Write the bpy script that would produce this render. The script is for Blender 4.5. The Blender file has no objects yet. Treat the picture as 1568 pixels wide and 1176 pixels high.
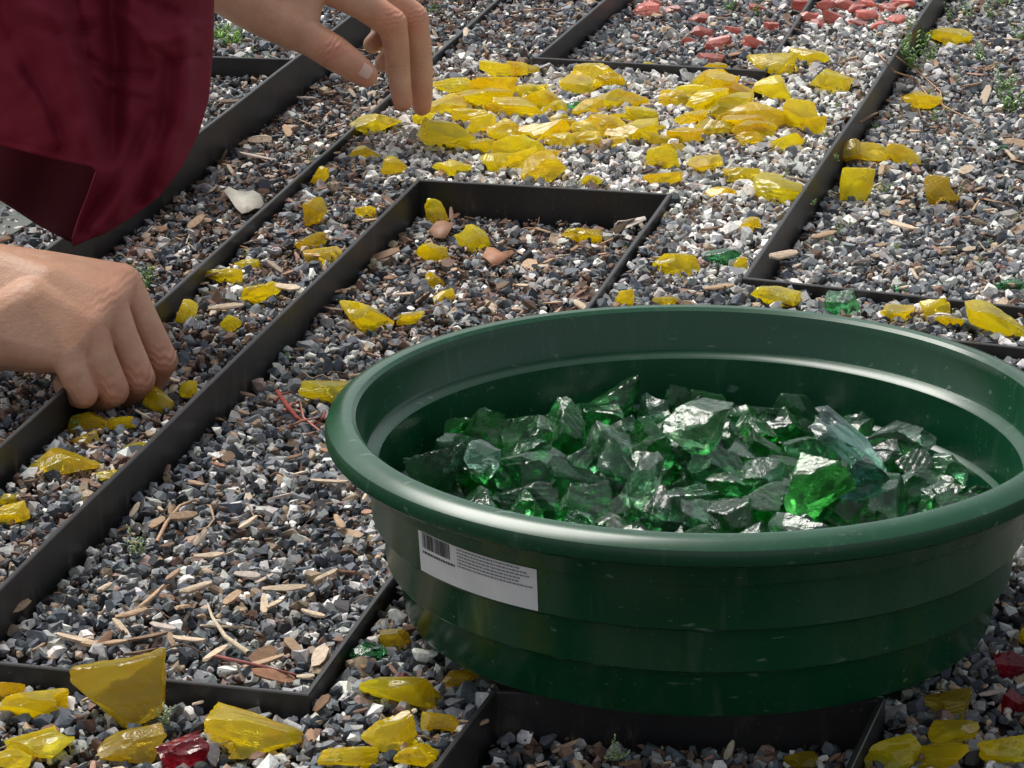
import bpy, bmesh, math, numpy as np
from mathutils import Vector, Matrix, noise
from mathutils.geometry import delaunay_2d_cdt
rng=np.random.default_rng(7)
scene=bpy.context.scene
F=5100.0; TH=math.atan(1688/5100.0); H=0.64
CT,ST=math.cos(TH),math.sin(TH)
# ---- survey helpers (photo measurement -> metres on a real plane) ----
def rayd(u,v):
    x=(u-784)/F; y=(588-v)/F
    return np.array([x, CT+ST*y, -ST+CT*y])
def G(u,v,z=0.0):
    d=rayd(u,v); t=(z-H)/d[2]; return Vector((d[0]*t,d[1]*t,z))
def D(u,v,Y):
    d=rayd(u,v); t=Y/d[1]; return Vector((d[0]*t,Y,H+d[2]*t))
def proj(P):
    x=P[:,0]; y=P[:,1]; z=P[:,2]-H
    f=y*CT-z*ST; up=y*ST+z*CT
    return 784+F*x/f, 588-F*up/f
def fwd(p): return p[1]*CT-(p[2]-H)*ST
def inpoly(u,v,poly):
    c=np.zeros(len(u),bool); n=len(poly)
    for i in range(n):
        x1,y1=poly[i]; x2,y2=poly[(i+1)%n]
        k=((y1>v)!=(y2>v))&(u<(x2-x1)*(v-y1)/((y2-y1)+1e-9)+x1)
        c^=k
    return c
# ---- materials ----
def newmat(name):
    m=bpy.data.materials.new(name); m.use_nodes=True
    nt=m.node_tree; b=nt.nodes['Principled BSDF']; return m,nt,b
def N(nt,t):
    return nt.nodes.new(t)
def noise_n(nt,scale,detail=4,rough=.6,vec_scale=None):
    n=N(nt,'ShaderNodeTexNoise'); n.inputs['Scale'].default_value=scale
    n.inputs['Detail'].default_value=detail; n.inputs['Roughness'].default_value=rough
    tc=N(nt,'ShaderNodeTexCoord')
    if vec_scale:
        mp=N(nt,'ShaderNodeMapping'); mp.inputs['Scale'].default_value=vec_scale
        nt.links.new(tc.outputs['Object'],mp.inputs[0]); nt.links.new(mp.outputs[0],n.inputs['Vector'])
    else: nt.links.new(tc.outputs['Object'],n.inputs['Vector'])
    return n
def ramp(nt,src,stops):
    r=N(nt,'ShaderNodeValToRGB'); el=r.color_ramp.elements
    while len(el)<len(stops): el.new(.5)
    for e,(p,c) in zip(el,stops): e.position=p; e.color=c if len(c)==4 else (*c,1)
    nt.links.new(src,r.inputs[0]); return r
def mix(nt,a,b,fac,mode='MIX'):
    m=N(nt,'ShaderNodeMix'); m.data_type='RGBA'; m.blend_type=mode
    for s,i in ((a,6),(b,7),(fac,0)):
        if isinstance(s,(tuple,list)): m.inputs[i].default_value=s if len(s)==4 else (*s,1)
        elif isinstance(s,(float,int)): m.inputs[i].default_value=s
        else: nt.links.new(s,m.inputs[i])
    return m.outputs[2]
def bump(nt,b,src,strength,dist=.001,prev=None):
    n=N(nt,'ShaderNodeBump'); n.inputs['Strength'].default_value=strength; n.inputs['Distance'].default_value=dist
    nt.links.new(src,n.inputs['Height'])
    if prev: nt.links.new(prev.outputs[0],n.inputs['Normal'])
    nt.links.new(n.outputs[0],b.inputs['Normal']); return n
def g(v): return (v,v,v,1)
def attr(nt):
    a=N(nt,'ShaderNodeAttribute'); a.attribute_name='Col'; return a.outputs['Color']
def mat_stone():
    m,nt,b=newmat('gravel_stone'); n=noise_n(nt,420,4,.7)
    r=ramp(nt,n.outputs[0],[(.25,g(.6)),(.75,g(1.4))])
    nt.links.new(mix(nt,attr(nt),r.outputs[0],1.0,'MULTIPLY'),b.inputs['Base Color'])
    b.inputs['Roughness'].default_value=.7; bump(nt,b,n.outputs[0],.4,.0005); return m
def mat_litter():
    m,nt,b=newmat('wood_litter'); n=noise_n(nt,300,5,.7)
    r=ramp(nt,n.outputs[0],[(.25,g(.6)),(.75,g(1.3))])
    nt.links.new(mix(nt,attr(nt),r.outputs[0],1.0,'MULTIPLY'),b.inputs['Base Color'])
    b.inputs['Roughness'].default_value=.8; bump(nt,b,n.outputs[0],.6,.0008); return m
def mat_soil():
    m,nt,b=newmat('soil'); n=noise_n(nt,160,8,.75)
    r=ramp(nt,n.outputs[0],[(.3,(.020,.014,.011)),(.55,(.052,.037,.027)),(.8,(.13,.10,.075))])
    nt.links.new(r.outputs[0],b.inputs['Base Color']); b.inputs['Roughness'].default_value=.95
    bump(nt,b,n.outputs[0],1,.004); return m
def mat_glass(name,trans,rough,dirt,dirtcol,body=.3,bmp=.2,deep=None):
    m,nt,b=newmat(name); n=noise_n(nt,75,5,.6); n2=noise_n(nt,190,4,.6); n3=noise_n(nt,45,3,.6)
    d=ramp(nt,n.outputs[0],[(.66-dirt,g(0)),(.80-dirt,g(.8))])
    v=ramp(nt,n3.outputs[0],[(.38,deep if deep else g(.75)),(.60,g(1.0))])
    c=mix(nt,attr(nt),v.outputs[0],1.0,'MULTIPLY'); c=mix(nt,c,dirtcol,d.outputs[0])
    nt.links.new(c,b.inputs['Base Color'])
    t=N(nt,'ShaderNodeMath'); t.operation='MULTIPLY_ADD'; t.inputs[1].default_value=-trans; t.inputs[2].default_value=trans
    nt.links.new(d.outputs[0],t.inputs[0]); nt.links.new(t.outputs[0],b.inputs['Transmission Weight'])
    rr=ramp(nt,n.outputs[0],[(.40,g(rough)),(.75,g(rough+.3))]); nt.links.new(rr.outputs[0],b.inputs['Roughness'])
    b.inputs['IOR'].default_value=1.52
    bm_=bump(nt,b,n2.outputs[0],bmp,.0016)
    if body>0:
        tr=N(nt,'ShaderNodeBsdfTranslucent'); nt.links.new(c,tr.inputs[0]); nt.links.new(bm_.outputs[0],tr.inputs['Normal'])
        ms=N(nt,'ShaderNodeMixShader'); ms.inputs[0].default_value=body
        nt.links.new(b.outputs[0],ms.inputs[1]); nt.links.new(tr.outputs[0],ms.inputs[2])
        nt.links.new(ms.outputs[0],nt.nodes['Material Output'].inputs[0])
    return m
def mat_edging():
    m,nt,b=newmat('black_edging'); n=noise_n(nt,18,8,.7); n2=noise_n(nt,60,6,.7,vec_scale=(1,1,.25)); n3=noise_n(nt,300,3,.6)
    c=ramp(nt,n.outputs[0],[(.35,(.012,.012,.013)),(.65,(.026,.025,.025)),(.8,(.06,.052,.045))])
    s=ramp(nt,n2.outputs[0],[(.56,g(0)),(.74,g(1))])
    tc=N(nt,'ShaderNodeTexCoord'); sp=N(nt,'ShaderNodeSeparateXYZ'); nt.links.new(tc.outputs['Object'],sp.inputs[0])
    mr=N(nt,'ShaderNodeMapRange'); mr.inputs[1].default_value=-.010; mr.inputs[2].default_value=-.030; mr.inputs[3].default_value=.16; mr.inputs[4].default_value=.85
    nt.links.new(sp.outputs['Z'],mr.inputs[0])
    mm=N(nt,'ShaderNodeMath'); mm.operation='MULTIPLY'; nt.links.new(s.outputs[0],mm.inputs[0]); nt.links.new(mr.outputs[0],mm.inputs[1])
    sc=ramp(nt,n3.outputs[0],[(.66,g(0)),(.72,g(.35))])
    cc=mix(nt,c.outputs[0],(.22,.17,.125,1),mm.outputs[0]); cc=mix(nt,cc,(.2,.19,.17,1),sc.outputs[0])
    nt.links.new(cc,b.inputs['Base Color'])
    b.inputs['Roughness'].default_value=.42; bump(nt,b,n2.outputs[0],.35,.001); return m
def mat_greenplastic():
    m,nt,b=newmat('green_plastic'); n=noise_n(nt,9,7,.65); n2=noise_n(nt,90,3,.6,vec_scale=(1,1,.12)); n3=noise_n(nt,800,2,.5)
    n4=noise_n(nt,240,3,.5,vec_scale=(.25,1,1))
    base=ramp(nt,n.outputs[0],[(.35,(.0030,.050,.018)),(.65,(.0055,.068,.028))])
    s=ramp(nt,n2.outputs[0],[(.60,g(0)),(.78,g(.12))])
    s3=ramp(nt,n3.outputs[0],[(.70,g(0)),(.77,g(.30))]); s4=ramp(nt,n4.outputs[0],[(.68,g(0)),(.74,g(.28))])
    c=mix(nt,base.outputs[0],(.25,.33,.25,1),s.outputs[0]); c=mix(nt,c,(.35,.38,.33,1),s3.outputs[0]); c=mix(nt,c,(.3,.38,.33,1),s4.outputs[0])
    nt.links.new(c,b.inputs['Base Color'])
    r=ramp(nt,n.outputs[0],[(.3,g(.19)),(.7,g(.32))]); nt.links.new(r.outputs[0],b.inputs['Roughness'])
    bump(nt,b,n.outputs[0],.08,.001); return m
def mat_skin():
    m,nt,b=newmat('skin'); n=noise_n(nt,45,5,.6); n2=noise_n(nt,420,6,.68)
    c=ramp(nt,n.outputs[0],[(.3,(.53,.275,.165)),(.55,(.62,.345,.22)),(.75,(.68,.41,.275))])
    nt.links.new(mix(nt,c.outputs[0],attr(nt),1.0,'MULTIPLY'),b.inputs['Base Color'])
    b.inputs['Roughness'].default_value=.46
    b.inputs['Subsurface Weight'].default_value=.10; b.inputs['Subsurface Radius'].default_value=(1,.35,.2); b.inputs['Subsurface Scale'].default_value=.003
    vo=N(nt,'ShaderNodeTexVoronoi'); vo.inputs['Scale'].default_value=600
    tc=N(nt,'ShaderNodeTexCoord'); nt.links.new(tc.outputs['Object'],vo.inputs['Vector'])
    b1=bump(nt,b,n2.outputs[0],.5,.0007); b2=bump(nt,b,vo.outputs['Distance'],.2,.0005,b1); bump(nt,b,n.outputs[0],.25,.002,b2); return m
def mat_cloth(name,col,k=1.0):
    m,nt,b=newmat(name); n=noise_n(nt,40,5,.6); n2=noise_n(nt,1500,2,.5)
    r=ramp(nt,n.outputs[0],[(.3,tuple(c*.94*k for c in col)),(.7,tuple(c*1.06*k for c in col))])
    nt.links.new(r.outputs[0],b.inputs['Base Color']); b.inputs['Roughness'].default_value=.8; b.inputs['Specular IOR Level'].default_value=.3
    b1=bump(nt,b,n.outputs[0],.08,.002); bump(nt,b,n2.outputs[0],.3,.0004,b1); return m
def mat_plain(name,col,rough=.6,var=.25,scale=40):
    m,nt,b=newmat(name); n=noise_n(nt,scale,6,.65)
    r=ramp(nt,n.outputs[0],[(.3,tuple(c*(1-var) for c in col)),(.7,tuple(c*(1+var) for c in col))])
    nt.links.new(r.outputs[0],b.inputs['Base Color']); b.inputs['Roughness'].default_value=rough
    bump(nt,b,n.outputs[0],.2,.001); return m
def mat_leaf():
    m,nt,b=newmat('weed_leaf'); nt.links.new(attr(nt),b.inputs['Base Color']); b.inputs['Roughness'].default_value=.5; return m

# ---- mesh helpers ----
def make_mesh(name,V,T,mat,cols=None,smooth=False,parent=None):
    me=bpy.data.meshes.new(name); V=np.asarray(V,np.float32); T=np.asarray(T,np.int32)
    me.vertices.add(len(V)); me.vertices.foreach_set('co',V.ravel())
    k=T.shape[1]; me.loops.add(T.size); me.loops.foreach_set('vertex_index',T.ravel())
    me.polygons.add(len(T)); me.polygons.foreach_set('loop_start',np.arange(0,T.size,k,dtype=np.int32))
    me.update(calc_edges=True)
    if cols is not None:
        a=me.color_attributes.new('Col','FLOAT_COLOR','POINT')
        a.data.foreach_set('color',np.c_[cols,np.ones(len(cols))].astype(np.float32).ravel())
    me.polygons.foreach_set('use_smooth',np.full(len(T),smooth))
    me.materials.append(mat); o=bpy.data.objects.new(name,me); scene.collection.objects.link(o)
    if parent: o.parent=parent
    return o
def empty(name,loc=(0,0,0)):
    e=bpy.data.objects.new(name,None); e.empty_display_size=.05; e.location=loc; scene.collection.objects.link(e); return e
def rotmats(n,full=True,tilt=.5):
    yaw=rng.uniform(0,2*np.pi,n)
    a=rng.uniform(0,2*np.pi,n) if full else rng.normal(0,tilt,n)
    b=rng.uniform(0,2*np.pi,n) if full else rng.normal(0,tilt,n)
    def R(ax,t):
        c,s=np.cos(t),np.sin(t); M=np.zeros((n,3,3)); M[:,ax,ax]=1; i,j=[(1,2),(0,2),(0,1)][ax]
        M[:,i,i]=c; M[:,j,j]=c; M[:,i,j]=-s; M[:,j,i]=s; return M
    return R(2,yaw)@R(0,a)@R(1,b)
def hull_template(pts):
    bm=bmesh.new()
    for p in pts: bm.verts.new(p)
    bmesh.ops.convex_hull(bm,input=bm.verts[:])
    bmesh.ops.delete(bm,geom=[v for v in bm.verts if not v.link_faces],context='VERTS')
    bmesh.ops.triangulate(bm,faces=bm.faces[:]); bmesh.ops.recalc_face_normals(bm,faces=bm.faces[:])
    bm.verts.ensure_lookup_table(); bm.verts.index_update()
    V=np.array([v.co[:] for v in bm.verts]); T=np.array([[v.index for v in f.verts] for f in bm.faces]); bm.free(); return V,T
def scatter(name,temps,P,S,R,cols,mat,smooth=False):
    n=len(P); k=rng.integers(0,len(temps),n); Vs=[];Ts=[];Cs=[];off=0
    for i,(V,T) in enumerate(temps):
        s=np.where(k==i)[0]
        if not len(s): continue
        W=V[None]*S[s][:,None,:]; W=np.einsum('nij,nvj->nvi',R[s],W)+P[s][:,None,:]
        Vs.append(W.reshape(-1,3)); Ts.append((T[None]+(np.arange(len(s))*len(V))[:,None,None]+off).reshape(-1,3))
        Cs.append(np.repeat(cols[s],len(V),0)); off+=len(s)*len(V)
    return make_mesh(name,np.vstack(Vs),np.vstack(Ts),mat,np.vstack(Cs),smooth)

# ---- gravel level map (beds are filled to different heights) ----
def lerp(a,b,t): return a+(b-a)*np.clip(t,0,1)
P1=[(640,275),(1025,297),(470,1062),(-107,1003)]
P2=[(1610,-275),(1140,425),(1950,510),(3000,500),(3000,-400)]
P4=[(1015,-75),(820,88),(1170,108),(1290,-75)]
P5=[(520,1370),(757,1058),(1350,1070),(1200,1370)]
E2=[(-300,950),(0,682),(450,276),(760,0),(900,-125)]
STRIP12=E2[::-1]+[(-700,1600),(-107,1003),(640,275),(1100,-180)]
STRIP23=E2+[(620,-40),(320,190),(-250,628),(-600,900)]
def levels(x,y):
    u,v=proj(np.c_[x,y,np.zeros(len(x))])
    z=np.full(len(x),-.0085)
    z=lerp(z,np.full(len(x),-.013),(v-850)/150)
    z12=lerp(np.full(len(x),-.009),np.full(len(x),-.026),(v-260)/300)
    m=inpoly(u,v,STRIP12)&(u<640); z[m]=z12[m]
    m=inpoly(u,v,STRIP23); z[m]=-.027
    for Q,l in ((P1,-.0285),(P2,-.0285),(P4,-.026),(P5,-.025)): z[inpoly(u,v,Q)]=l
    return z
def lev(p): return float(levels(np.array([p[0]]),np.array([p[1]]))[0])
def GL(u,v,dz=0.0):
    z=-.015
    for _ in range(6): z=lev(G(u,v,z))
    return G(u,v,z+dz)
# ---- edging ----
M_edge=mat_edging()
edges2d=[]
def strip(px,closed=False,zt=0.0,zb=-.07,th=.0032,name='black_bed_edging'):
    pts=[G(u,v,zt).xy for u,v in px]
    out=[];n=len(pts)
    for i in range(n if closed else n-1):
        a,b=pts[i],pts[(i+1)%n]; edges2d.append((a.copy(),b.copy()))
        L=(b-a).length; m=max(2,int(L/.06)); nrm=Vector((-(b-a).y,(b-a).x)).normalized()
        for j in range(m):
            t=j/m; w=0 if j==0 else .0012*noise.noise(Vector((a.x*3+t*L*6,i*5.1,zt)))
            out.append(a.lerp(b,t)+nrm*w)
    if not closed: out.append(pts[-1])
    n=len(out); bm=bmesh.new(); rows=[]
    for i,p in enumerate(out):
        pr=out[i-1] if (closed or i>0) else p; nx=out[(i+1)%n] if (closed or i<n-1) else p
        d1=(p-pr).normalized() if (p-pr).length>0 else (nx-p).normalized(); d2=(nx-p).normalized() if (nx-p).length>0 else d1
        n1=Vector((-d1.y,d1.x)); n2=Vector((-d2.y,d2.x)); mt=(n1+n2).normalized(); k=1/max(.3,mt.dot(n1))
        o=mt*k*th/2; c=.0006; oc=mt*k*(th/2-c)
        rows.append([bm.verts.new((*(p+o),zb)),bm.verts.new((*(p+o),zt-c)),bm.verts.new((*(p+oc),zt)),bm.verts.new((*(p-oc),zt)),bm.verts.new((*(p-o),zt-c)),bm.verts.new((*(p-o),zb))])
    for i in range(n if closed else n-1):
        A,B=rows[i],rows[(i+1)%n]
        for j in range(6): bm.faces.new((A[j],B[j],B[(j+1)%6],A[(j+1)%6]))
    if not closed: bm.faces.new(rows[0]); bm.faces.new(rows[-1][::-1])
    bmesh.ops.recalc_face_normals(bm,faces=bm.faces[:])
    me=bpy.data.meshes.new(name); bm.to_mesh(me); bm.free(); me.materials.append(M_edge)
    o=bpy.data.objects.new(name,me); scene.collection.objects.link(o); return o
strip(P1,closed=True)
strip(E2)
strip([(-250,628),(320,190),(620,-40)],zt=.010)
strip([(1610,-275),(1140,425),(1950,510)])
strip([(1950,573),(1240,497)])
strip(P4)
strip([(560,1318),(757,1058),(1350,1070),(1240,1300)])
strip([(250,84),(446,90)],zt=.010)
# ---- ground ----
M_soil=mat_soil()
def gz(x,y): return 0.003*noise.noise(Vector((x*6,y*6,1.3)))+.002*noise.noise(Vector((x*19,y*19,4)))
sg=.006; gx=np.arange(-1.0,1.2,sg); gy=np.arange(1.2,3.9,sg); XX,YY=np.meshgrid(gx,gy)
ZZ=levels(XX.ravel(),YY.ravel()).reshape(XX.shape)
Zp=np.pad(ZZ,1,mode='edge'); ZM=np.min([Zp[i:i+ZZ.shape[0],j:j+ZZ.shape[1]] for i in range(3) for j in range(3)],axis=0)
ZM=ZM-.0045; ZM[0,:]=ZM[-1,:]=-.036; ZM[:,0]=ZM[:,-1]=-.036
nx,ny=len(gx),len(gy); ii,jj=np.meshgrid(np.arange(nx-1),np.arange(ny-1)); A=(jj*nx+ii).ravel()
V=np.c_[XX.ravel(),YY.ravel(),ZM.ravel()]; T=np.c_[A,A+1,A+nx+1,A+nx]
x0,x1,y0,y1=gx[0],gx[-1],gy[0],gy[-1]; Rr=60; b=len(V)
V=np.vstack([V,[(x0,y0,-.036),(x1,y0,-.036),(x1,y1,-.036),(x0,y1,-.036),(-Rr,-Rr,-.036),(Rr,-Rr,-.036),(Rr,Rr,-.036),(-Rr,Rr,-.036)]])
T=np.vstack([T,[(b+4,b+5,b+1,b),(b+5,b+6,b+2,b+1),(b+6,b+7,b+3,b+2),(b+7,b+4,b,b+3)]])
make_mesh('ground',V,T,M_soil,None,False)
M_con=mat_plain('concrete',(.15,.165,.145),.85,.2,30)
a,b,c,d=[G(u,v,.0) for u,v in [(-900,860),(305,190),(240,90),(-900,90)]]
bm=bmesh.new(); top=[bm.verts.new((p.x,p.y,-.004)) for p in (a,b,c,d)]; bot=[bm.verts.new((p.x,p.y,-.06)) for p in (a,b,c,d)]
bm.faces.new(top); [bm.faces.new((top[i],bot[i],bot[(i+1)%4],top[(i+1)%4])) for i in range(4)]
bmesh.ops.recalc_face_normals(bm,faces=bm.faces[:])
me=bpy.data.meshes.new('concrete_paving'); bm.to_mesh(me); bm.free(); me.materials.append(M_con)
scene.collection.objects.link(bpy.data.objects.new('concrete_paving',me))
# ---- gravel ----
sp=.0048
xs=np.arange(-.85,.95,sp); ys=np.arange(1.28,3.75,sp)
X,Y=np.meshgrid(xs,ys); P=np.c_[X.ravel(),Y.ravel(),np.zeros(X.size)]
P[:,:2]+=rng.uniform(-.5,.5,(len(P),2))*sp*1.2
u,v=proj(P-np.array([0,0,.02])); P=P[(u>-280)&(u<1840)&(v>-120)&(v<1300)]
def edgedist(P):
    dm=np.full(len(P),9.)
    for a,b in edges2d:
        a=np.array(a);b=np.array(b);ab=b-a; t=np.clip(((P[:,:2]-a)@ab)/(ab@ab),0,1)
        dm=np.minimum(dm,np.linalg.norm(P[:,:2]-(a+t[:,None]*ab),axis=1))
    return dm
P=P[edgedist(P)>.0045]
P=P[((P[:,0]-.0944)**2+(P[:,1]-1.581)**2>.130**2)]
u,v=proj(P)
white=inpoly(u,v,[(540,140),(700,70),(820,90),(1170,110),(1260,0),(1420,0),(1290,200),(1150,420),(1020,420),(1030,297),(640,270),(560,260)])
light=inpoly(u,v,P2)
brown=inpoly(u,v,[(640,270),(1025,297),(900,480),(480,470)])|inpoly(u,v,P5)|inpoly(u,v,STRIP12)|inpoly(u,v,STRIP23)
pal=np.array([(.095,.11,.13),(.20,.215,.225),(.38,.375,.36),(.78,.76,.71),(.17,.10,.07),(.42,.31,.21),(.31,.2,.165),(.03,.03,.033)])
def pick(w,n):
    w=np.array(w,float); w/=w.sum(); return rng.choice(len(w),n,p=w)
n=len(P); idx=pick([.30,.27,.16,.12,.05,.05,.02,.06],n)
for msk,w in ((light,[.2,.25,.23,.20,.05,.05,.02,.03]),(brown,[.25,.20,.12,.10,.19,.07,.04,.08]),(white,[.07,.12,.24,.48,.04,.05,.02,.02])):
    idx[msk]=pick(w,msk.sum())
cols=pal[idx]*rng.uniform(.65,1.3,(n,1))*rng.uniform(.96,1.04,(n,3))
# patches of dark soil working up between the stones
sn=np.array([noise.noise(Vector((x*14,y*14,9))) for x,y in P[:,:2]])
keepm=~((sn>.28)&(~white)&(rng.random(n)<.35)); 
sz=np.clip(rng.lognormal(math.log(.0035),.32,n),.0017,.0076)
S=sz[:,None]*rng.uniform(.7,1.25,(n,3)); S[:,2]*=.8
hz=np.array([gz(x,y) for x,y in P[:,:2]])
LV=levels(P[:,0],P[:,1])
P[:,2]=LV-.0022+hz+rng.uniform(0,.0058,n)
temps=[]
for i in range(22):
    q=rng.normal(size=(12,3)); q/=np.linalg.norm(q,axis=1)[:,None]; q*=rng.uniform(.88,1.1,(12,1)); temps.append(hull_template(q))
M_stone=mat_stone()
scatter('gravel',temps,P[keepm],S[keepm],rotmats(int(keepm.sum()),False,.6),cols[keepm],M_stone)
m2=26000; pq=np.ones(n); pq[brown]=2.2; pq[sn>.2]*=2; pq/=pq.sum()
Q=P[rng.choice(n,m2,p=pq)]+np.c_[rng.uniform(-.003,.003,(m2,2)),rng.uniform(.0005,.004,m2)]
cc=np.array([(.12,.072,.045),(.055,.038,.027),(.33,.27,.21),(.5,.47,.43)])[pick([.40,.34,.16,.10],m2)]*rng.uniform(.6,1.3,(m2,1))
scatter('soil_grit',temps[:6],Q,rng.uniform(.0006,.0015,(m2,1))*np.ones((1,3)),rotmats(m2),cc,M_stone)
# ---- wood chips & twigs ----
ct=[]
for i in range(12):
    q=[]
    for sx in (-1,-.5,.1,.6,1):
        for sy in (-1,1):
            for s in (-1,1):
                q.append((sx+rng.uniform(-.1,.1),sy*rng.uniform(.45,1)*(1 if abs(sx)<1 else .5),s*rng.uniform(.6,1)+.6*(sx**2)*(i%2)))
    ct.append(hull_template(q))
k=3500
pr=np.ones(n); pr[brown]=1.8; pr[white]=.6; pr/=pr.sum()
Q=P[rng.choice(n,k,p=pr)].copy(); Q[:,2]+=rng.uniform(.003,.005,k)
Lh=np.clip(rng.lognormal(math.log(.0034),.5,k),.0015,.012)
S=np.c_[Lh,Lh*rng.uniform(.22,.6,k),np.full(k,.0006)]
wc=np.array([(.48,.33,.21),(.33,.19,.11),(.62,.50,.37),(.17,.10,.065),(.40,.23,.16)])[pick([.28,.24,.18,.22,.08],k)]*rng.uniform(.75,1.2,(k,1))
M_lit=mat_litter()
scatter('wood_chip_litter',ct,Q,S,rotmats(k,False,.35),wc,M_lit)
big=[(232,915,60,62,1),(265,880,40,70,1),(185,960,45,120,0),(345,960,75,150,0),(405,925,50,95,0),(435,900,60,10,0),(280,930,70,100,1),(160,985,60,0,1),(350,700,40,80,3),(335,712,30,130,4),(225,975,60,30,3),(400,1015,60,10,1),(420,1035,60,15,4),(505,738,50,170,0),(280,790,60,60,1),(240,800,60,80,1),(420,925,30,60,0),(440,440,40,150,0),(345,470,45,10,0),(800,437,30,120,0),(890,468,30,130,0),(765,395,40,20,4),(1380,345,50,130,0),(1540,60,40,10,0),(1480,260,40,60,0),(1100,440,40,20,1),(1010,395,20,20,1),(560,575,50,40,1),(620,560,40,0,3),(440,200,40,100,1),(395,240,50,30,2),(470,150,40,60,2),(1200,390,40,20,0),(1320,400,40,60,2),(730,1110,40,40,1),(1520,1060,40,20,2),(60,870,50,30,0),(30,930,40,60,1),
(120,980,60,170,0),(200,940,50,40,1),(300,900,45,20,0),(250,960,40,150,2),(330,1000,50,60,0),(450,990,45,120,1),(380,880,40,150,2),(160,900,40,70,0),(500,880,40,40,0),(520,800,35,110,1),(430,760,35,20,2),(560,760,30,80,0),(380,800,40,60,0),(300,740,30,140,1),(620,450,30,40,0),(1400,420,30,100,0),(1260,360,35,20,1),(1450,380,30,130,0),(215,1000,45,20,3),(290,980,45,160,0),(355,915,45,70,1),(320,850,40,20,0),(480,940,35,150,0),(1500,340,30,30,0),(1350,260,30,80,1),(1550,240,35,110,0),(1490,130,40,20,1),(1530,310,45,150,1),(1330,180,35,40,3),(760,440,40,20,3),(840,400,35,70,1),(330,420,40,20,3),(300,340,35,60,1),(1090,350,30,20,3)]
Q=[];S=[];R=[];C=[]; pc=[(.64,.50,.35),(.46,.31,.19),(.50,.42,.36),(.24,.15,.09),(.42,.21,.12)]
for (uu,vv,L,ang,ci) in big:
    p=GL(uu,vv,.0072); s=fwd(p)/F; Q.append(p[:]); l=max(.006,L*s*.58); S.append((l,l*rng.uniform(.18,.42),.0008))
    R.append(np.array(Matrix.Rotation(math.radians(ang),3,'Z')@Matrix.Rotation(rng.normal(0,.16),3,'Y')@Matrix.Rotation(rng.normal(0,.35),3,'X'))); C.append(np.array(pc[ci])*rng.uniform(.8,1.1))
scatter('bark_chips',ct,np.array(Q),np.array(S),np.array(R),np.array(C),M_lit)
def tubes(name,curves,mat,sides=6):
    Vs=[];Ts=[];Cs=[];off=0
    for pts,r,col in curves:
        pts=[Vector(p) for p in pts]; m=len(pts)
        for i,p in enumerate(pts):
            d=(pts[min(i+1,m-1)]-pts[max(i-1,0)]).normalized(); a=d.orthogonal().normalized(); b=d.cross(a)
            rr=r*(1-.6*i/(m-1))
            for j in range(sides):
                t=2*math.pi*j/sides; Vs.append(p+a*rr*math.cos(t)+b*rr*math.sin(t)); Cs.append(col)
        for i in range(m-1):
            for j in range(sides):
                A=off+i*sides+j;B=off+i*sides+(j+1)%sides;C_=A+sides;D_=B+sides; Ts+= [(A,B,D_),(A,D_,C_)]
        off+=m*sides
    return make_mesh(name,[v[:] for v in Vs],Ts,mat,np.array(Cs),True)
cv=[]
for i in range(420):
    p=P[rng.integers(n)]; a=rng.uniform(0,6.28); L=rng.uniform(.010,.036); pts=[]; cu=rng.normal(0,28)
    x,y=p[0],p[1]; l0=lev(p)
    for j in range(7):
        pts.append((x,y,l0+.0058+gz(x,y)+.002*math.sin(j*1.3+i))); x+=math.cos(a)*L/6; y+=math.sin(a)*L/6; a+=cu*L/6
    if edgedist(np.array(pts)).min()<.003: continue
    cv.append((pts,rng.uniform(.0003,.0007),np.array([(.42,.28,.17),(.24,.13,.08),(.56,.44,.30)][rng.integers(3)])))
def curl(pxs,r,col,dz=.008):
    cv.append(([GL(a,b,dz+.003*math.sin(i*2)) for i,(a,b) in enumerate(pxs)],r,np.array(col)))
curl([(1345,82),(1370,110),(1400,120),(1420,145),(1450,165),(1500,190)],.0011,(.6,.34,.18))
curl([(1370,85),(1400,105),(1440,140),(1445,170)],.0009,(.6,.36,.2))
curl([(425,600),(440,622),(455,640),(480,650),(495,640),(498,630)],.0018,(.36,.07,.05))
curl([(435,630),(447,618),(458,615),(465,640),(490,660)],.0014,(.5,.2,.15))
curl([(420,615),(432,604),(445,600),(470,615)],.0012,(.25,.06,.05))
curl([(440,655),(460,645),(485,640)],.0012,(.45,.2,.14))
curl([(330,1005),(400,1020),(460,1035)],.0012,(.35,.12,.1))
curl([(240,830),(255,800),(275,775),(300,765),(322,775),(328,795),(318,808),(300,812)],.0012,(.5,.32,.2))
curl([(380,1000),(345,975),(325,945),(318,925)],.0016,(.6,.5,.35))
tubes('twigs',cv,M_lit)
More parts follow.
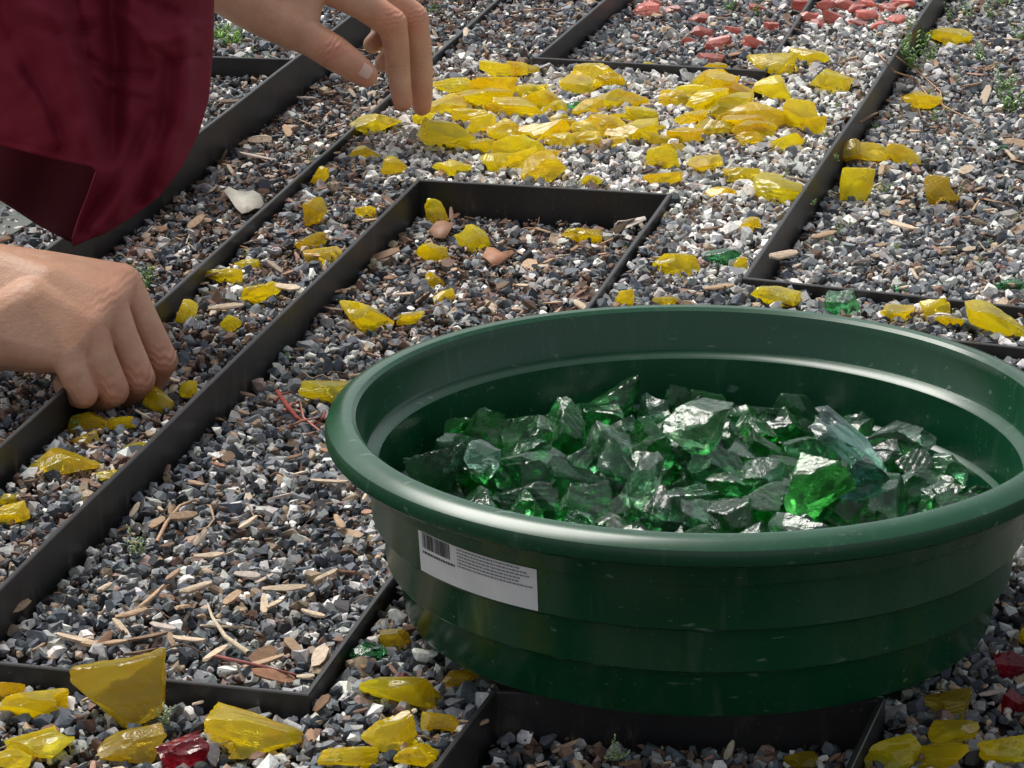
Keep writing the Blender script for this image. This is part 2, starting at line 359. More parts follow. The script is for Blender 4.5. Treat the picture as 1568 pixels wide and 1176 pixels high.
# ---- glass chunks ----
def ico(sub):
    bm=bmesh.new(); bmesh.ops.create_icosphere(bm,subdivisions=sub,radius=1); bm.verts.index_update()
    V=np.array([v.co[:] for v in bm.verts]); T=np.array([[q.index for q in f.verts] for f in bm.faces]); bm.free(); return V,T
ICO={4:ico(4),5:ico(5)}
def chunk(lod=5):
    dirs,T=ICO[lod]; m=rng.integers(7,13); nn=rng.normal(size=(m,3)); nn/=np.linalg.norm(nn,axis=1)[:,None]
    nn=np.vstack([nn,[[1,0,0],[-1,0,0],[0,1,0],[0,-1,0],[0,0,1],[0,0,-1]]]); dd=np.r_[rng.uniform(.52,.95,m),np.ones(6)]
    q=dirs@nn.T; inv=np.where(q>1e-3,q/dd,0)
    L=[inv]
    for s in range(rng.integers(2,5)):
        c=rng.normal(size=3); c/=np.linalg.norm(c); R=rng.uniform(.5,1.4); c*=R+rng.uniform(.5,.72)
        b=dirs@c; disc=b*b-(c@c-R*R); ok=(disc>0)&(b>0); t=np.where(ok,b-np.sqrt(np.maximum(disc,0)),1e3); L.append((1/t)[:,None])
    inv=np.hstack(L); p=60; r=1/(((inv/inv.max(1,keepdims=True))**p).sum(1)**(1/p)*inv.max(1))
    V=dirs*r[:,None]; off=rng.uniform(0,50,3)
    V*= (1+.022*np.sin(V@rng.normal(0,8,3)+off[0])*np.sin(V@rng.normal(0,6,3))+.008*np.sin(V@rng.normal(0,16,3)+off[1]))[:,None]
    V/=np.abs(V).max(0); return V,T
def chunks(name,items,mat):
    Vs=[];Ts=[];Cs=[];off=0
    for it in items:
        (p,dim,eul,col)=it[:4]; V,T=chunk(it[4] if len(it)>4 else 5)
        V=V*np.array(dim)/2; R=np.array(Matrix.Rotation(eul[2],3,'Z')@Matrix.Rotation(eul[0],3,'X')@Matrix.Rotation(eul[1],3,'Y'))
        V=V@R.T+np.array(p); Vs.append(V);Ts.append(T+off);Cs.append(np.tile(col,(len(V),1)));off+=len(V)
    o=make_mesh(name,np.vstack(Vs),np.vstack(Ts),mat,np.vstack(Cs),True)
    o.data.set_sharp_from_angle(angle=math.radians(28)); return o
YEL=[(770,105,60,30),(700,130,70,35),(735,150,90,40),(685,162,50,30),(795,165,80,40),(830,150,50,35),(690,207,100,52),(740,220,40,30),(915,112,70,35),(890,130,60,30),(940,155,90,30),(995,108,50,28),(920,195,80,35),(830,200,70,35),(795,222,70,45),(825,255,80,50),(860,183,40,20),(965,205,70,30),(1010,215,50,20),(1010,240,45,35),(1050,210,50,20),(1100,130,50,40),(1075,155,70,40),(1110,163,70,40),(1140,185,60,40),(1060,180,50,30),(1190,95,70,38),(1185,135,55,38),(1240,88,50,20),(1280,120,65,38),(1218,175,60,45),(1180,187,70,25),(1210,217,60,25),(1180,285,85,42),(1135,270,50,20),(1105,300,40,12),(1080,255,50,20),(1015,277,50,20),(905,277,30,20),(692,263,50,12),(575,190,70,30),(557,232,38,22),(603,252,35,32),(650,180,30,20),(1150,345,40,25),(1035,400,82,38),(1130,405,25,20),(960,458,35,38),(1018,460,35,22),(1180,457,80,32),
(760,135,70,35),(810,135,50,30),(900,165,45,25),(860,215,50,25),(780,200,60,30),(985,180,50,22),(1085,120,50,30),(1120,140,60,35),(1090,195,60,25),(1160,200,60,25),(760,250,50,20),(890,210,50,25),(940,120,45,28),
(720,175,50,30),(770,160,50,35),(800,105,45,22),(850,165,40,26),(1035,150,45,30),(1060,140,45,26),(1130,175,50,30),(1150,210,40,22),(1240,190,40,30),(1000,195,40,20),(960,180,50,22),(800,245,45,30),(880,120,45,26),(1095,105,40,22),(735,190,45,26),(705,155,45,26),(1030,225,35,20),(945,215,40,20),(840,235,40,26),
(1450,55,72,32),(1405,158,60,25),(1300,230,70,42),(1385,238,50,32),(1340,240,60,22),(1315,280,50,45),(1435,290,62,45),(1370,478,60,32),(1430,472,55,38),(1515,495,110,38),(1450,490,50,25),
(667,325,42,38),(727,362,60,50),(665,388,50,32),(890,360,58,28),(665,430,38,22),(560,485,82,52),(625,487,42,28),(678,457,40,25),(492,600,85,38),
(480,325,45,50),(560,325,30,20),(475,370,50,32),(495,393,55,32),(490,268,25,25),(340,425,60,22),(395,450,70,36),(288,475,35,42),(355,495,35,28),(380,405,40,20),(245,612,45,28),(292,595,30,28),(140,647,60,24),(180,648,50,24),(130,672,40,22),(100,716,98,40),(160,730,38,24),(210,685,38,22),(20,790,60,36),(125,765,30,20),(15,765,30,24),
(185,1062,132,108),(55,1077,105,62),(15,1057,45,50),(60,1140,105,55),(200,1155,110,40),(390,1133,135,58),(620,1070,125,38),(670,1105,62,38),(595,1130,85,55),(640,1155,70,42),(535,1160,90,48),(20,1165,60,40),(610,977,50,38),(700,1040,70,34),
(1370,1150,95,55),(1460,1130,90,32),(1460,1085,72,32),(1535,1150,85,48),(1440,1168,80,30),(1570,955,25,60),(1225,1168,50,22),(1600,1100,70,40),(1650,500,60,30),(-60,1090,90,50),(-90,840,80,40)]
YEL=[(a,b,c*1.1,d*1.18) if (b<310 and c<75) else (a,b,c,d*1.08) for a,b,c,d in YEL]
DULL={(185,1062),(15,1057),(200,1155),(610,977),(700,1040),(480,325),(130,672),(1460,1085),(1435,290),(1225,1168),(475,370)}
def place(lst,colf):
    it=[]
    for (uu,vv,w,h) in lst:
        p=GL(uu,vv+.46*h,.002); s=fwd(p)/F; W=w*s; Dp=min(W*rng.uniform(.55,.85),h*s*2.0); Dp=max(Dp,.4*W)
        Hh=max(.38*W,(h*s-.26*Dp)/.95); Hh=min(Hh,W*.95)
        c=Vector((p.x*(1+Dp*.42/p.y),p.y+Dp*.42,p.z+Hh*.42)); 
        if lev(c)>lev(p)+.004: c.y=p.y+Dp*.2
        it.append((c[:],(W*1.08,Dp,Hh*1.12),(rng.normal(0,.15),rng.normal(0,.15),rng.uniform(-.4,.4)),colf(uu,vv),5 if w>44 else 4))
    return it
def ycol(a,b):
    if (a,b) in DULL: return np.array((.78,.62,.06))*rng.uniform(.82,1)
    return np.array((1.0,.90,.05))*rng.uniform(.94,1.0)*np.array([1,rng.uniform(.92,1.02),1])
M_y=mat_glass('yellow_glass',.70,.06,-.04,(.40,.26,.08,1),.34,.45,(.96,.84,.55))
chunks('yellow_glass_chunks',place(YEL,ycol),M_y)
RED=[(985,17,44,18),(1075,50,34,20),(1100,62,34,20),(1150,65,38,24),(1235,10,38,22),(1275,25,34,20),(1330,20,34,18),(1290,5,34,18),(1360,10,34,16),(1085,90,38,16),(1070,30,34,16),(1025,15,28,14),(1120,45,24,14),(1250,35,28,14),(1310,35,28,14),(1095,72,28,16),(1205,70,22,12),(1345,38,24,12),(1180,40,24,14),(1265,8,30,18),(1310,12,28,16),(1370,28,26,14),(1055,62,26,14),(1240,25,26,16),(1000,5,26,14),(1160,12,22,12),(1385,2,30,16),(1325,2,30,16)]
RED=[(a,b,c*1.1,d*1.2) for a,b,c,d in RED]
chunks('coral_glass_chunks',place(RED,lambda a,b:np.array((.88,.30,.24))*rng.uniform(.75,1.1)),mat_glass('coral_glass',.35,.2,.0,(.42,.25,.19,1),.2,.4))
DR=[(275,1150,75,60),(1095,198,45,14),(1555,1015,55,60),(1552,1075,50,50),(1620,1040,60,60),(620,1040,30,22)]
chunks('red_glass_chunks',place(DR,lambda a,b:np.array((.42,.012,.03))),mat_glass('red_glass',.75,.06,-.03,(.15,.05,.04,1),.05,.4))
chunks('blue_glass_chip',place([(590,168,22,14)],lambda a,b:np.array((.3,.5,.75))),mat_glass('blue_glass',.4,.1,-.1,(.2,.2,.2,1),.3,.3))
GR=[(1293,467,55,45),(1525,232,36,16),(1548,440,45,14),(880,162,28,20),(560,1003,60,30),(1105,400,60,14),(1385,440,30,16),(1340,455,30,16)]
M_g=mat_glass('green_glass',.96,.03,-.02,(.16,.14,.10,1),.0,.55,(.25,.62,.36))
chunks('green_glass_fragments',place(GR,lambda a,b:np.array((.15,.6,.25))),M_g)
# ---- garden sieve ----
CX,CY=.0944,1.581
sieve=empty('garden_sieve',(CX,CY,.001))
M_gp=mat_greenplastic()
prof=[(.146,0),(.1485,.0008),(.1495,.0030),(.1530,.0245),(.1536,.0258),(.1572,.0262),(.1582,.0275),(.1600,.0485),(.1606,.0498),(.1642,.0502),(.1652,.0515),(.1668,.0735),(.1674,.0748),(.1702,.0752),(.1708,.0765),(.1716,.088),(.1735,.0925),(.180,.0930),(.1845,.0905),(.1868,.0902),(.1880,.0915),(.1883,.0945),(.1870,.0985),(.183,.1015),(.178,.1028),(.1748,.1026),(.1727,.1010),(.1712,.0970),(.1690,.0815),(.1680,.0800),(.1630,.0782),(.1615,.0770),(.1585,.0520),(.1572,.0508),(.1555,.0500),(.1470,.0100),(.1455,.0085),(.1400,.0080),(.1400,.003)]
def lathe(name,prof,seg,mat,parent,ang=40):
    V=[];T=[];m=len(prof)
    for i in range(seg):
        a=2*math.pi*i/seg
        for r,z in prof: V.append((r*math.cos(a),r*math.sin(a),z))
    for i in range(seg):
        for j in range(m):
            A=i*m+j;B=i*m+(j+1)%m;C_=((i+1)%seg)*m+(j+1)%m;D_=((i+1)%seg)*m+j; T.append((A,D_,C_,B))
    o=make_mesh(name,V,T,mat,None,True,parent); o.data.set_sharp_from_angle(angle=math.radians(ang)); return o
bowl=lathe('bowl',prof,256,M_gp,sieve,30)
bm=bmesh.new()
for ax in (0,1):
    for t in np.arange(-.138,.139,.0115):
        L=math.sqrt(max(0,.1415**2-t*t)); 
        if L<.01: continue
        r=bmesh.ops.create_cube(bm,size=1)
        for v_ in r['verts']:
            a_=v_.co.x*2*L; b_=v_.co.y*.0022+t; v_.co=Vector((a_,b_,v_.co.z*.002+.0065)) if ax==0 else Vector((b_,a_,v_.co.z*.002+.0074))
me=bpy.data.meshes.new('mesh_floor'); bm.to_mesh(me); bm.free(); me.materials.append(M_gp)
o=bpy.data.objects.new('mesh_floor',me); scene.collection.objects.link(o); o.parent=sieve
def rad(z): return .1652+(z-.0515)/(.0735-.0515)*(.1668-.1652)
def patch(V,T,a0,a1,z0,z1,off,seg):
    b=len(V)
    for i in range(seg+1):
        a=a0+(a1-a0)*i/seg
        for z in (z0,z1):
            r=rad(z)+off; V.append((r*math.sin(a),-r*math.cos(a),z))
    for i in range(seg): T.append((b+2*i,b+2*i+2,b+2*i+3,b+2*i+1))
M_lab=mat_plain('label_paper',(.74,.75,.76),.45,.06,60); M_ink=mat_plain('label_ink',(.05,.05,.055),.6,.1,60); M_inkg=mat_plain('label_ink_grey',(.22,.22,.23),.6,.1,60)
A0,A1=math.radians(-56.5),math.radians(-29.8)
V=[];T=[];patch(V,T,A0,A1,.0520,.0733,.0003,20); make_mesh('label',V,T,M_lab,None,True,sieve)
V=[];T=[]; a=A0+.02
while a<A0+.15:
    w=rng.choice([.0016,.0028,.004]); patch(V,T,a,a+w,.0650,.0729,.0005,1); a+=w+rng.choice([.0016,.003])
x=A0+.02
while x<A0+.17:
    w=rng.uniform(.004,.012); patch(V,T,x,x+w,.0622,.0634,.0005,1); x+=w+.003
make_mesh('label_barcode',V,T,M_ink,None,False,sieve)
V=[];T=[]
for li,z in enumerate((.0716,.0699,.0682,.0665,.0648,.0631)):
    x=A0+.18; e=A1-.02-rng.uniform(0,.05)
    while x<e:
        w=rng.uniform(.003,.014); patch(V,T,x,x+w,z,z+.0008,.0005,1); x+=w+.0025
make_mesh('label_text',V,T,M_inkg,None,False,sieve)
# ---- green glass pile ----
items=[]
def gcol():
    t=rng.random()
    if t<.50: return np.array((.27,.70,.38))*rng.uniform(.65,1.08)
    if t<.86: return np.array((.12,.66,.18))*rng.uniform(.6,1.1)
    return np.array((.50,.80,.62))*rng.uniform(.8,1.05)
for layer,(z0,spc,rm) in enumerate(((.024,.028,.133),(.044,.0215,.140),(.060,.0215,.137))):
    for xx in np.arange(-.15,.15,spc):
        for yy in np.arange(-.15,.15,spc):
            x=xx+rng.uniform(-.45,.45)*spc; y=yy+rng.uniform(-.45,.45)*spc; r=math.hypot(x,y)
            if r>rm: continue
            if layer==2 and rng.random()<.15: continue
            s=rng.uniform(.021,.033)
            z=z0+ (.005*(1-(r/.14)**2) if layer else 0)+rng.uniform(-.003,.003)
            items.append(((CX+x,CY+y,z),(s*rng.uniform(.9,1.25),s*rng.uniform(.8,1.1),s*rng.uniform(.65,1)),tuple(rng.uniform(-.7,.7,2))+(rng.uniform(0,6.28),),gcol(),5 if layer else 4))
def inpile(u,v,Yo,w,h,eul,col):
    p=D(u,v,CY+Yo); s=fwd(p)/F; items.append((p[:],(w*s,w*s*.8,h*s),eul,np.array(col)))
inpile(1070,662,.02,120,90,(0,.1,0),(.36,.62,.36))
inpile(1295,668,.0,140,55,(0,.75,.2),(.36,.54,.52))
inpile(1325,730,-.04,80,70,(.3,.4,0),(.10,.2,.2))
inpile(780,680,.05,60,50,(0,0,1),(.15,.75,.2))
inpile(735,705,.0,60,60,(.2,0,1),(.5,.78,.62))
inpile(985,745,-.05,80,80,(.2,0,.5),(.4,.6,.42))
inpile(1245,750,-.05,110,90,(.2,-.5,.5),(.16,.8,.16))
inpile(1445,770,-.03,100,55,(.2,0,.2),(.42,.72,.52))
inpile(940,680,.02,70,50,(.2,.3,.2),(.4,.52,.4))
chunks('green_glass_chunks',items,M_g)
# ---- weeds ----
lt=[]
q=ico(2)[0]*np.array([1,.55,.35]); q[:,0]+=1; lt.append((q,ico(2)[1]))
WP=[];WS=[];WR=[];WC=[]
def weed(u,v,size,nst=3,col=(.15,.27,.07)):
    base=GL(u,v,.003); s=fwd(base)/F*size
    for st in range(nst):
        lean=Vector((rng.normal(0,.5),rng.normal(0,.5),1)).normalized(); L=s*rng.uniform(.5,1)
        for j in range(9):
            c=base+lean*(L*j/8)+Vector((st*.001-.001,0,0)); yaw=rng.uniform(0,6.28); ll=max(.0012,s*.10)*(1-.04*j)
            WP.append(c[:]);WS.append((ll,ll*.9,ll*.8));WR.append(np.array(Matrix.Rotation(yaw,3,'Z')@Matrix.Rotation(-rng.uniform(.3,.9),3,'Y')));WC.append(np.array(col)*rng.uniform(.7,1.5))
for w in [(225,440,50,4),(222,425,30,3),(1395,110,60,6),(1410,70,40,5),(1545,170,60,6),(1500,95,40,4),(1530,10,40,4),(1480,25,35,4),(1560,60,40,5),(285,1080,36,4,(.35,.45,.2)),(250,1112,45,5,(.3,.38,.2)),(935,1165,45,6,(.3,.4,.18)),(380,110,40,4),(345,70,40,6,(.2,.38,.06)),(330,60,40,6,(.2,.38,.06)),(360,68,36,6,(.2,.38,.06)),(545,190,25,3),(375,395,16,2),(1350,295,25,3),(500,255,25,2),(120,655,30,3),(205,850,45,5,(.25,.33,.15)),(515,1030,30,2,(.3,.4,.2)),(1390,50,30,4),(1455,30,30,3),(1250,200,20,2),(570,415,20,3),(345,390,20,3),(480,250,22,2),(25,770,20,2),(640,5,40,4,(.1,.18,.05)),(660,20,30,4,(.1,.18,.05)),(1420,95,40,5),(1115,15,30,4),(1160,25,30,3),(1540,140,45,5),(1515,30,40,4),(1385,85,45,5),(1430,185,25,3)]: weed(*w)
for i in range(45):
    uu,vv=rng.uniform(1200,1568),rng.uniform(0,420)
    if i>25: uu,vv=rng.uniform(100,1500),rng.uniform(0,1150)
    pb=GL(uu,vv)
    if math.hypot(pb.x-CX,pb.y-CY)<.2: continue
    weed(uu,vv,rng.uniform(10,24),2,[(.15,.27,.07),(.28,.32,.12),(.2,.3,.15)][i%3])
scatter('small_weeds',lt,np.array(WP),np.array(WS),np.array(WR),np.array(WC),mat_leaf(),True)
def flake(name,px,col):
    pts=[GL(a,b,.009) for a,b in px]; c=sum(pts,Vector())/len(pts); bm=bmesh.new()
    vs=[bm.verts.new(p+Vector((0,0,.002*math.sin(i*1.7)))) for i,p in enumerate(pts)]; cv_=bm.verts.new(c+Vector((0,0,.0015)))
    for i in range(len(vs)): bm.faces.new((vs[i],vs[(i+1)%len(vs)],cv_))
    bmesh.ops.recalc_face_normals(bm,faces=bm.faces[:]); me=bpy.data.meshes.new(name); bm.to_mesh(me); bm.free(); me.materials.append(mat_plain(name+'_mat',col,.6,.15,120))
    for p_ in me.polygons: p_.use_smooth=True
    o=bpy.data.objects.new(name,me); scene.collection.objects.link(o); s=o.modifiers.new('s','SOLIDIFY'); s.thickness=.0006
flake('dry_leaf',[(342,292),(350,289),(362,290),(375,290),(388,293),(398,300),(404,308),(400,316),(390,322),(380,326),(370,323),(360,316),(350,305)],(.70,.66,.54))
flake('dead_leaf',[(738,392),(746,382),(757,378),(768,382),(775,386),(778,396),(766,401),(755,404),(745,400)],(.36,.16,.08))
flake('brown_leaf',[(657,352),(668,343),(680,336),(690,337),(696,343),(690,354),(682,362),(665,361)],(.26,.13,.07))
flake('pale_leaf',[(938,352),(946,342),(958,336),(975,331),(988,334),(990,340),(972,342),(960,347),(950,358),(943,360)],(.58,.50,.42))
# ---- person: hands, forearms, sleeve ----
person=empty('crouching_person',(-.45,2.3,.2))
M_skin=mat_skin()
def keep(o,p): 
    o.parent=p; o.matrix_parent_inverse=Matrix.Translation(p.location).inverted()
SPH=ico(3)[0]
def hull_of(bm,sph):
    pts=np.vstack([SPH*r+np.array(p[:]) for p,r in sph]); V,T=hull_template(pts)
    vs=[bm.verts.new(v) for v in V]
    for t in T: bm.faces.new([vs[i] for i in t])
def build_hand(name,hulls,chains,creases,reds,voxel=.001):
    bm=bmesh.new()
    for h in hulls: hull_of(bm,[(D(a,b,y),r) for a,b,y,r in h])
    for c in chains:
        for i in range(len(c)-1): hull_of(bm,[(D(*c[i][:3]),c[i][3]),(D(*c[i+1][:3]),c[i+1][3])])
    me=bpy.data.meshes.new(name); bm.to_mesh(me); bm.free(); o=bpy.data.objects.new(name,me); scene.collection.objects.link(o)
    m=o.modifiers.new('r','REMESH'); m.mode='VOXEL'; m.voxel_size=voxel
    s=o.modifiers.new('s','SMOOTH'); s.factor=.5; s.iterations=8
    dg=bpy.context.evaluated_depsgraph_get(); me2=bpy.data.meshes.new_from_object(o.evaluated_get(dg)); o.modifiers.clear(); o.data=me2
    nv=len(me2.vertices); co=np.zeros(nv*3,np.float32); me2.vertices.foreach_get('co',co); co=co.reshape(-1,3)
    no=np.zeros(nv*3,np.float32); me2.vertices.foreach_get('normal',no); no=no.reshape(-1,3)
    disp=np.zeros(nv)
    for (a,b,rr,nl,amp) in creases:
        A=np.array(D(*a)[:]);B=np.array(D(*b)[:]);ax=(B-A)/np.linalg.norm(B-A); q=co-A; s_=q@ax; dist=np.linalg.norm(q,axis=1)
        w=np.exp(-(dist/rr)**4)*np.exp(-(s_/(rr*.5))**2)
        bend=s_+.0006*np.sin(q[:,0]*900)
        disp-=amp*w*(np.cos(bend*2*np.pi/nl)*.5+.5)
        disp+=amp*.8*w
    co+=no*disp[:,None]; me2.vertices.foreach_set('co',co.ravel())
    col=np.ones((nv,3))
    for (a,rr,cc) in reds:
        A=np.array(D(*a)[:]); w=np.exp(-(np.linalg.norm(co-A,axis=1)/rr)**2)[:,None]; col=col*(1-w)+np.array(cc)*w
    at=me2.color_attributes.new('Col','FLOAT_COLOR','POINT'); at.data.foreach_set('color',np.c_[col,np.ones(nv)].astype(np.float32).ravel())
    me2.polygons.foreach_set('use_smooth',np.full(len(me2.polygons),True)); me2.materials.clear(); me2.materials.append(M_skin); me2.update(); keep(o,person); return o
iM,mM,rM,pM=(186,434,1.995,.0128),(163,466,1.970,.0132),(134,503,1.950,.0128),(104,542,1.935,.0115)
iP,mP,rP,pP=(247,552,1.985,.0105),(212,580,1.960,.0107),(172,598,1.942,.0104),(127,603,1.930,.0094)
iD,mD,rD,pD=(228,592,1.998,.0088),(190,608,1.978,.0088),(150,614,1.958,.0086),(108,602,1.945,.0080)
w1,w2=(-15,424,1.985,.0215),(-15,510,1.955,.0225)
build_hand('right_hand_and_forearm',
 [[iM,w1,(70,430,1.985,.0190)],[iM,mM,(70,440,1.978,.0185),w1],[mM,rM,w1,w2,(70,448,1.968,.0188)],[rM,pM,w2,(60,535,1.945,.0150),(50,470,1.955,.019)],[w1,w2,(-180,395,1.98,.027),(-180,470,1.95,.027)],[(-180,395,1.98,.027),(-180,470,1.95,.027),(-520,270,1.96,.040),(-520,330,1.93,.040)]],
 [[iM,(212,480,1.990,.0110),iP,iD,(195,606,1.995,.0078)],[mM,(184,515,1.965,.0112),mP,mD,(160,598,1.985,.0076)],[rM,(150,545,1.944,.0110),rP,rD,(130,596,1.97,.0075)],[pM,(113,570,1.930,.0097),pP,pD,(98,588,1.955,.0072)],
  [(20,500,1.99,.018),(90,545,2.01,.0135),(150,585,2.015,.0115),(188,614,2.005,.0095)]],
 [((247,552,1.975),(228,590,1.99),.013,.0032,.0007),((212,580,1.950),(190,606,1.97),.013,.0032,.0007),((172,598,1.932),(150,612,1.95),.012,.003,.0006),((127,603,1.922),(108,600,1.94),.010,.003,.0006),
  ((190,425,1.985),(246,552,1.985),.015,.004,.0003),((165,458,1.958),(212,585,1.96),.014,.004,.0003)],
 [(iP[:3],.013,(1.03,.76,.74)),(mP[:3],.013,(1.03,.76,.74)),(rP[:3],.012,(1.03,.76,.74)),(pP[:3],.011,(1.03,.78,.76)),(iM[:3],.016,(1.04,.84,.82)),(mM[:3],.015,(1.04,.86,.84)),(rM[:3],.014,(1.03,.86,.84))])
Yh=2.55
build_hand('left_hand_and_forearm',
 [[(345,-34,Yh,.028),(405,10,Yh-.01,.0235),(490,-30,Yh,.0165),(510,-55,Yh+.03,.016),(505,-60,Yh+.06,.015)],
  [(405,10,Yh-.01,.0235),(452,44,Yh-.02,.0170),(470,-20,Yh,.016)],
  [(490,-30,Yh,.0165),(510,-50,Yh+.022,.016),(520,-55,Yh+.045,.015),(505,-50,Yh+.065,.013),(345,-34,Yh,.028)],
  [(345,-34,Yh,.028),(250,-85,Yh,.031),(250,-85,Yh+.02,.028)],[(250,-85,Yh,.031),(-150,-260,Yh-.05,.043),(-150,-260,Yh,.043)]],
 [[(452,44,Yh-.02,.0168),(478,60,Yh-.022,.0138),(510,80,Yh-.025,.0138),(538,99,Yh-.026,.0122),(560,115,Yh-.026,.0098)],
  [(490,-30,Yh,.0160),(555,5,Yh,.0130),(600,36,Yh,.0122),(607,68,Yh,.0102),(609,102,Yh,.0098),(613,132,Yh-.002,.0088),(617,156,Yh-.004,.0078)],
  [(510,-50,Yh+.022,.0155),(580,-15,Yh+.022,.0130),(633,28,Yh+.022,.0122),(641,66,Yh+.021,.0102),(644,102,Yh+.020,.0098),(646,140,Yh+.018,.0088),(646,163,Yh+.016,.0076)],
  [(520,-55,Yh+.045,.014),(615,15,Yh+.045,.0120),(612,75,Yh+.05,.0100),(590,95,Yh+.04,.0085)],
  [(505,-50,Yh+.065,.013),(590,5,Yh+.068,.0108),(585,55,Yh+.065,.0090),(570,68,Yh+.055,.0075)]],
 [((510,74,Yh-.037),(562,115,Yh-.037),.014,.0036,.0009),((600,30,Yh-.01),(609,102,Yh-.01),.014,.0036,.0006),((609,104,Yh-.01),(617,156,Yh-.01),.011,.003,.0006),((633,28,Yh+.012),(644,100,Yh+.012),.014,.0036,.0006),((644,104,Yh+.012),(646,160,Yh+.01),.011,.003,.0006)],
 [((512,76,Yh-.035),.014,(1.05,.82,.80)),((600,30,Yh-.01),.016,(1.05,.82,.80)),((633,28,Yh+.01),.016,(1.05,.82,.80)),((617,160,Yh),.014,(1.05,.76,.74)),((646,165,Yh+.016),.014,(1.05,.76,.74)),((562,117,Yh-.03),.012,(1.06,.82,.80))])
M_nail=mat_plain('nail',(.68,.45,.36),.3,.05,200)
def nail(name,c,tip,back,nrm,L,W,r):
    C=D(*c); ax=(D(*tip)-D(*back)).normalized(); nr=Vector(nrm); nr=(nr-ax*nr.dot(ax)).normalized(); si=ax.cross(nr)
    V=[];T=[];nu,nvv=12,10
    for i in range(nu+1):
        for j in range(nvv+1):
            a=-1+2*i/nu; b=-1+2*j/nvv; bb=b*math.sqrt(max(0,1-abs(a)**4*.75)); th=bb*W/r
            p=C+ax*(a*L)+si*(r*math.sin(th))+nr*(r*math.cos(th)-.0006*a*a); V.append(p[:])
    for i in range(nu):
        for j in range(nvv): A=i*(nvv+1)+j; T.append((A,A+1,A+nvv+2,A+nvv+1))
    o=make_mesh(name,V,T,M_nail,None,True); s=o.modifiers.new('s','SOLIDIFY'); s.thickness=.0005; s.offset=0; keep(o,person)
nail('thumb_nail',(554,110,Yh-.026),(562,117,Yh-.026),(512,82,Yh-.025),(.25,-1,.35),.0068,.0056,.0108)
M_cl=mat_cloth('maroon_cloth',(.185,.010,.026)); M_cd=mat_cloth('maroon_cloth_shaded',(.165,.010,.026),.55)  # M_cd: same maroon cloth, interior shade painted in as a darker colour
def dens(poly,step):
    out=[]
    for i in range(len(poly)):
        a=np.array(poly[i],float);b=np.array(poly[(i+1)%len(poly)],float); m=max(1,int(np.linalg.norm(b-a)/step))
        out+= [tuple(a+(b-a)*k/m) for k in range(m)]
    return out
def cloth(name,poly,yfun,mat,step=4):
    bd=dens(poly,step); xs_=[p[0] for p in bd]; ys_=[p[1] for p in bd]
    gx,gy=np.meshgrid(np.arange(min(xs_),max(xs_),step),np.arange(min(ys_),max(ys_),step)); gx=gx.ravel()+rng.uniform(-.7,.7,gx.size); gy=gy.ravel()+rng.uniform(-.7,.7,gy.size)
    k=inpoly(gx,gy,poly); ins=[]
    B=np.array(bd)
    for a,b in zip(gx[k],gy[k]):
        if ((B-[a,b])**2).sum(1).min()>(step*.6)**2: ins.append((a,b))
    pts=[Vector(p) for p in bd+ins]; m=len(bd)
    r=delaunay_2d_cdt(pts,[(i,(i+1)%m) for i in range(m)],[],1,1e-4)
    V=[D(p.x,p.y,yfun(p.x,p.y))[:] for p in r[0]]
    o=make_mesh(name,V,np.array([list(f) for f in r[2]]),mat,None,True)
    s=o.modifiers.new('s','SOLIDIFY'); s.thickness=.0012; s.offset=0; keep(o,person); return o
folds=[((20,-100),(90,60),(145,258),30,.024),((-30,-60),(50,100),(100,225),14,-.006),((95,-60),(125,60),(158,200),9,-.008),((165,-80),(180,80),(172,230),18,-.014),((205,-40),(195,180),(180,330),15,.010),
((240,-60),(225,40),(235,75),10,.006),((235,75),(265,95),(300,85),6,-.005),((225,60),(250,62),(300,40),7,.005),((255,100),(250,200),(215,300),11,-.009),((285,60),(285,160),(250,270),11,.009),
((120,80),(170,110),(230,115),7,-.005),((118,95),(165,128),(220,140),6,.004),((40,10),(90,30),(150,20),9,.005),((45,35),(90,55),(140,45),7,-.004),((20,110),(60,160),(80,215),11,.007),
((150,345),(210,280),(255,210),11,.007),((130,350),(190,260),(230,180),9,-.006),((180,-60),(215,0),(265,20),8,-.005),((180,20),(210,40),(225,75),6,.004)]
def fold(x,y):
    s=0
    for p0,p1,p2,w,a in folds:
        best=1e9
        for (x0,y0),(x1,y1) in ((p0,p1),(p1,p2)):
            dx,dy=x1-x0,y1-y0; t=max(0,min(1,((x-x0)*dx+(y-y0)*dy)/(dx*dx+dy*dy))); best=min(best,math.hypot(x-x0-t*dx,y-y0-t*dy))
        s+=a*math.exp(-(best/w)**2*.7)
    return s
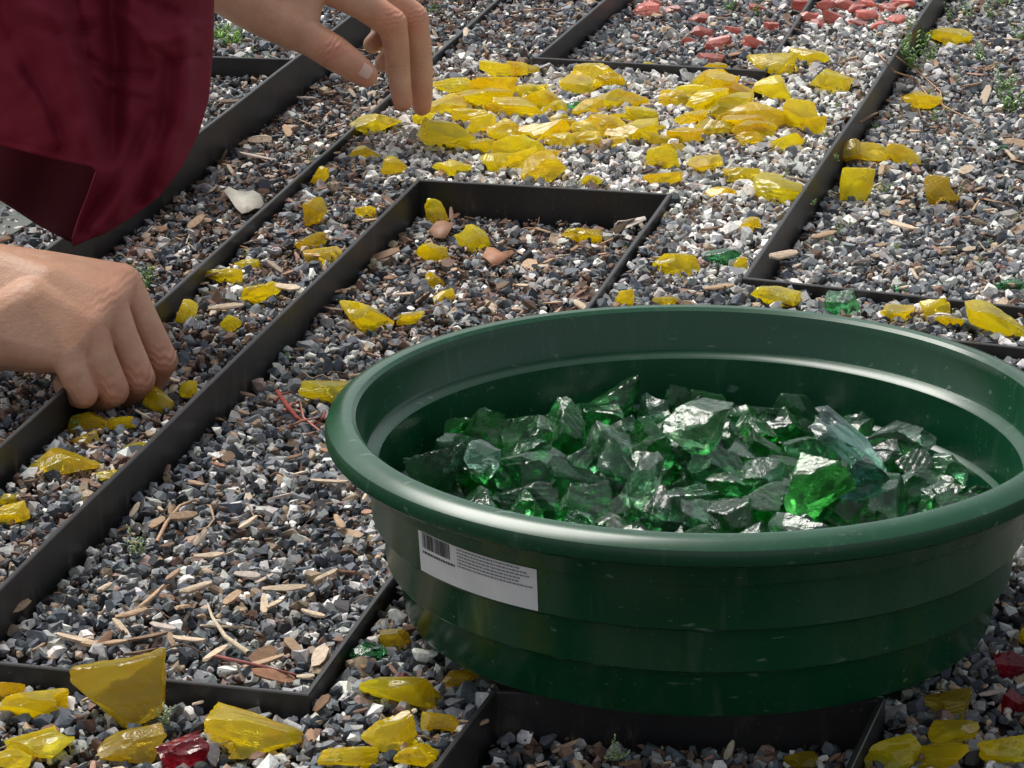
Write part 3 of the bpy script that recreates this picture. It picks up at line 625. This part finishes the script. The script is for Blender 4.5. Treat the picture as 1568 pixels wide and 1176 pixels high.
def yA(x,y):
    e=max(0,(x-230)/95); hem=math.exp(-((y-(213+.235*x))/2.0)**2) if x<146 else 0
    return 2.13+.05*e*e-fold(x,y)-.02*math.exp(-((x-60)/90)**2)+.004*noise.noise(Vector((x/45,y/45,0)))+.0008*noise.noise(Vector((x/12,y/18,3)))+.0014*hem
def yB(x,y): return 2.15+.05*max(0,(y-220)/150)+.008*math.sin(x/22+y/60)+.02*max(0,1-x/150)
cloth('shirt_sleeve',[(-350,-300),(330,-300),(327,0),(326,60),(323,110),(318,155),(303,205),(278,255),(245,300),(205,330),(160,357),(112,377),(110,366),(122,330),(137,290),(147,262),(140,255),(70,240),(0,222),(-350,140)],yA,M_cl)
cloth('sleeve_inside',[(-350,90),(150,90),(165,250),(150,320),(112,372),(60,345),(0,306),(-350,190)],yB,M_cd,6)  # inner side of the sleeve, its shade put into the cloth colour
# ---- light, world, camera ----
w=bpy.data.worlds.new('World'); scene.world=w; w.use_nodes=True; nt=w.node_tree; bg=nt.nodes['Background']
sky=nt.nodes.new('ShaderNodeTexSky'); sky.sky_type='NISHITA'; sky.sun_disc=False; sky.sun_elevation=math.radians(58); sky.sun_rotation=math.radians(-35); sky.dust_density=3; sky.air_density=1
hs=nt.nodes.new('ShaderNodeHueSaturation'); hs.inputs['Saturation'].default_value=.3
nt.links.new(sky.outputs[0],hs.inputs['Color']); nt.links.new(hs.outputs[0],bg.inputs[0]); bg.inputs[1].default_value=.15
L=bpy.data.lights.new('sun','SUN'); L.energy=3.1; L.angle=math.radians(30); L.color=(1,.96,.90)
lo=bpy.data.objects.new('sun',L); scene.collection.objects.link(lo)
el,az=math.radians(58),math.radians(-35)
dv=Vector((math.sin(az)*math.cos(el),math.cos(az)*math.cos(el),math.sin(el))); lo.rotation_euler=dv.to_track_quat('Z','Y').to_euler()
cam=bpy.data.cameras.new('camera'); cam.lens=F/1568*36; cam.sensor_width=36; cam.clip_start=.05; cam.clip_end=200
co=bpy.data.objects.new('camera',cam); co.location=(0,0,H); co.rotation_euler=(math.pi/2-TH,0,0); scene.collection.objects.link(co); scene.camera=co
scene.view_settings.view_transform='Standard'; scene.view_settings.look='None'; scene.view_settings.exposure=0
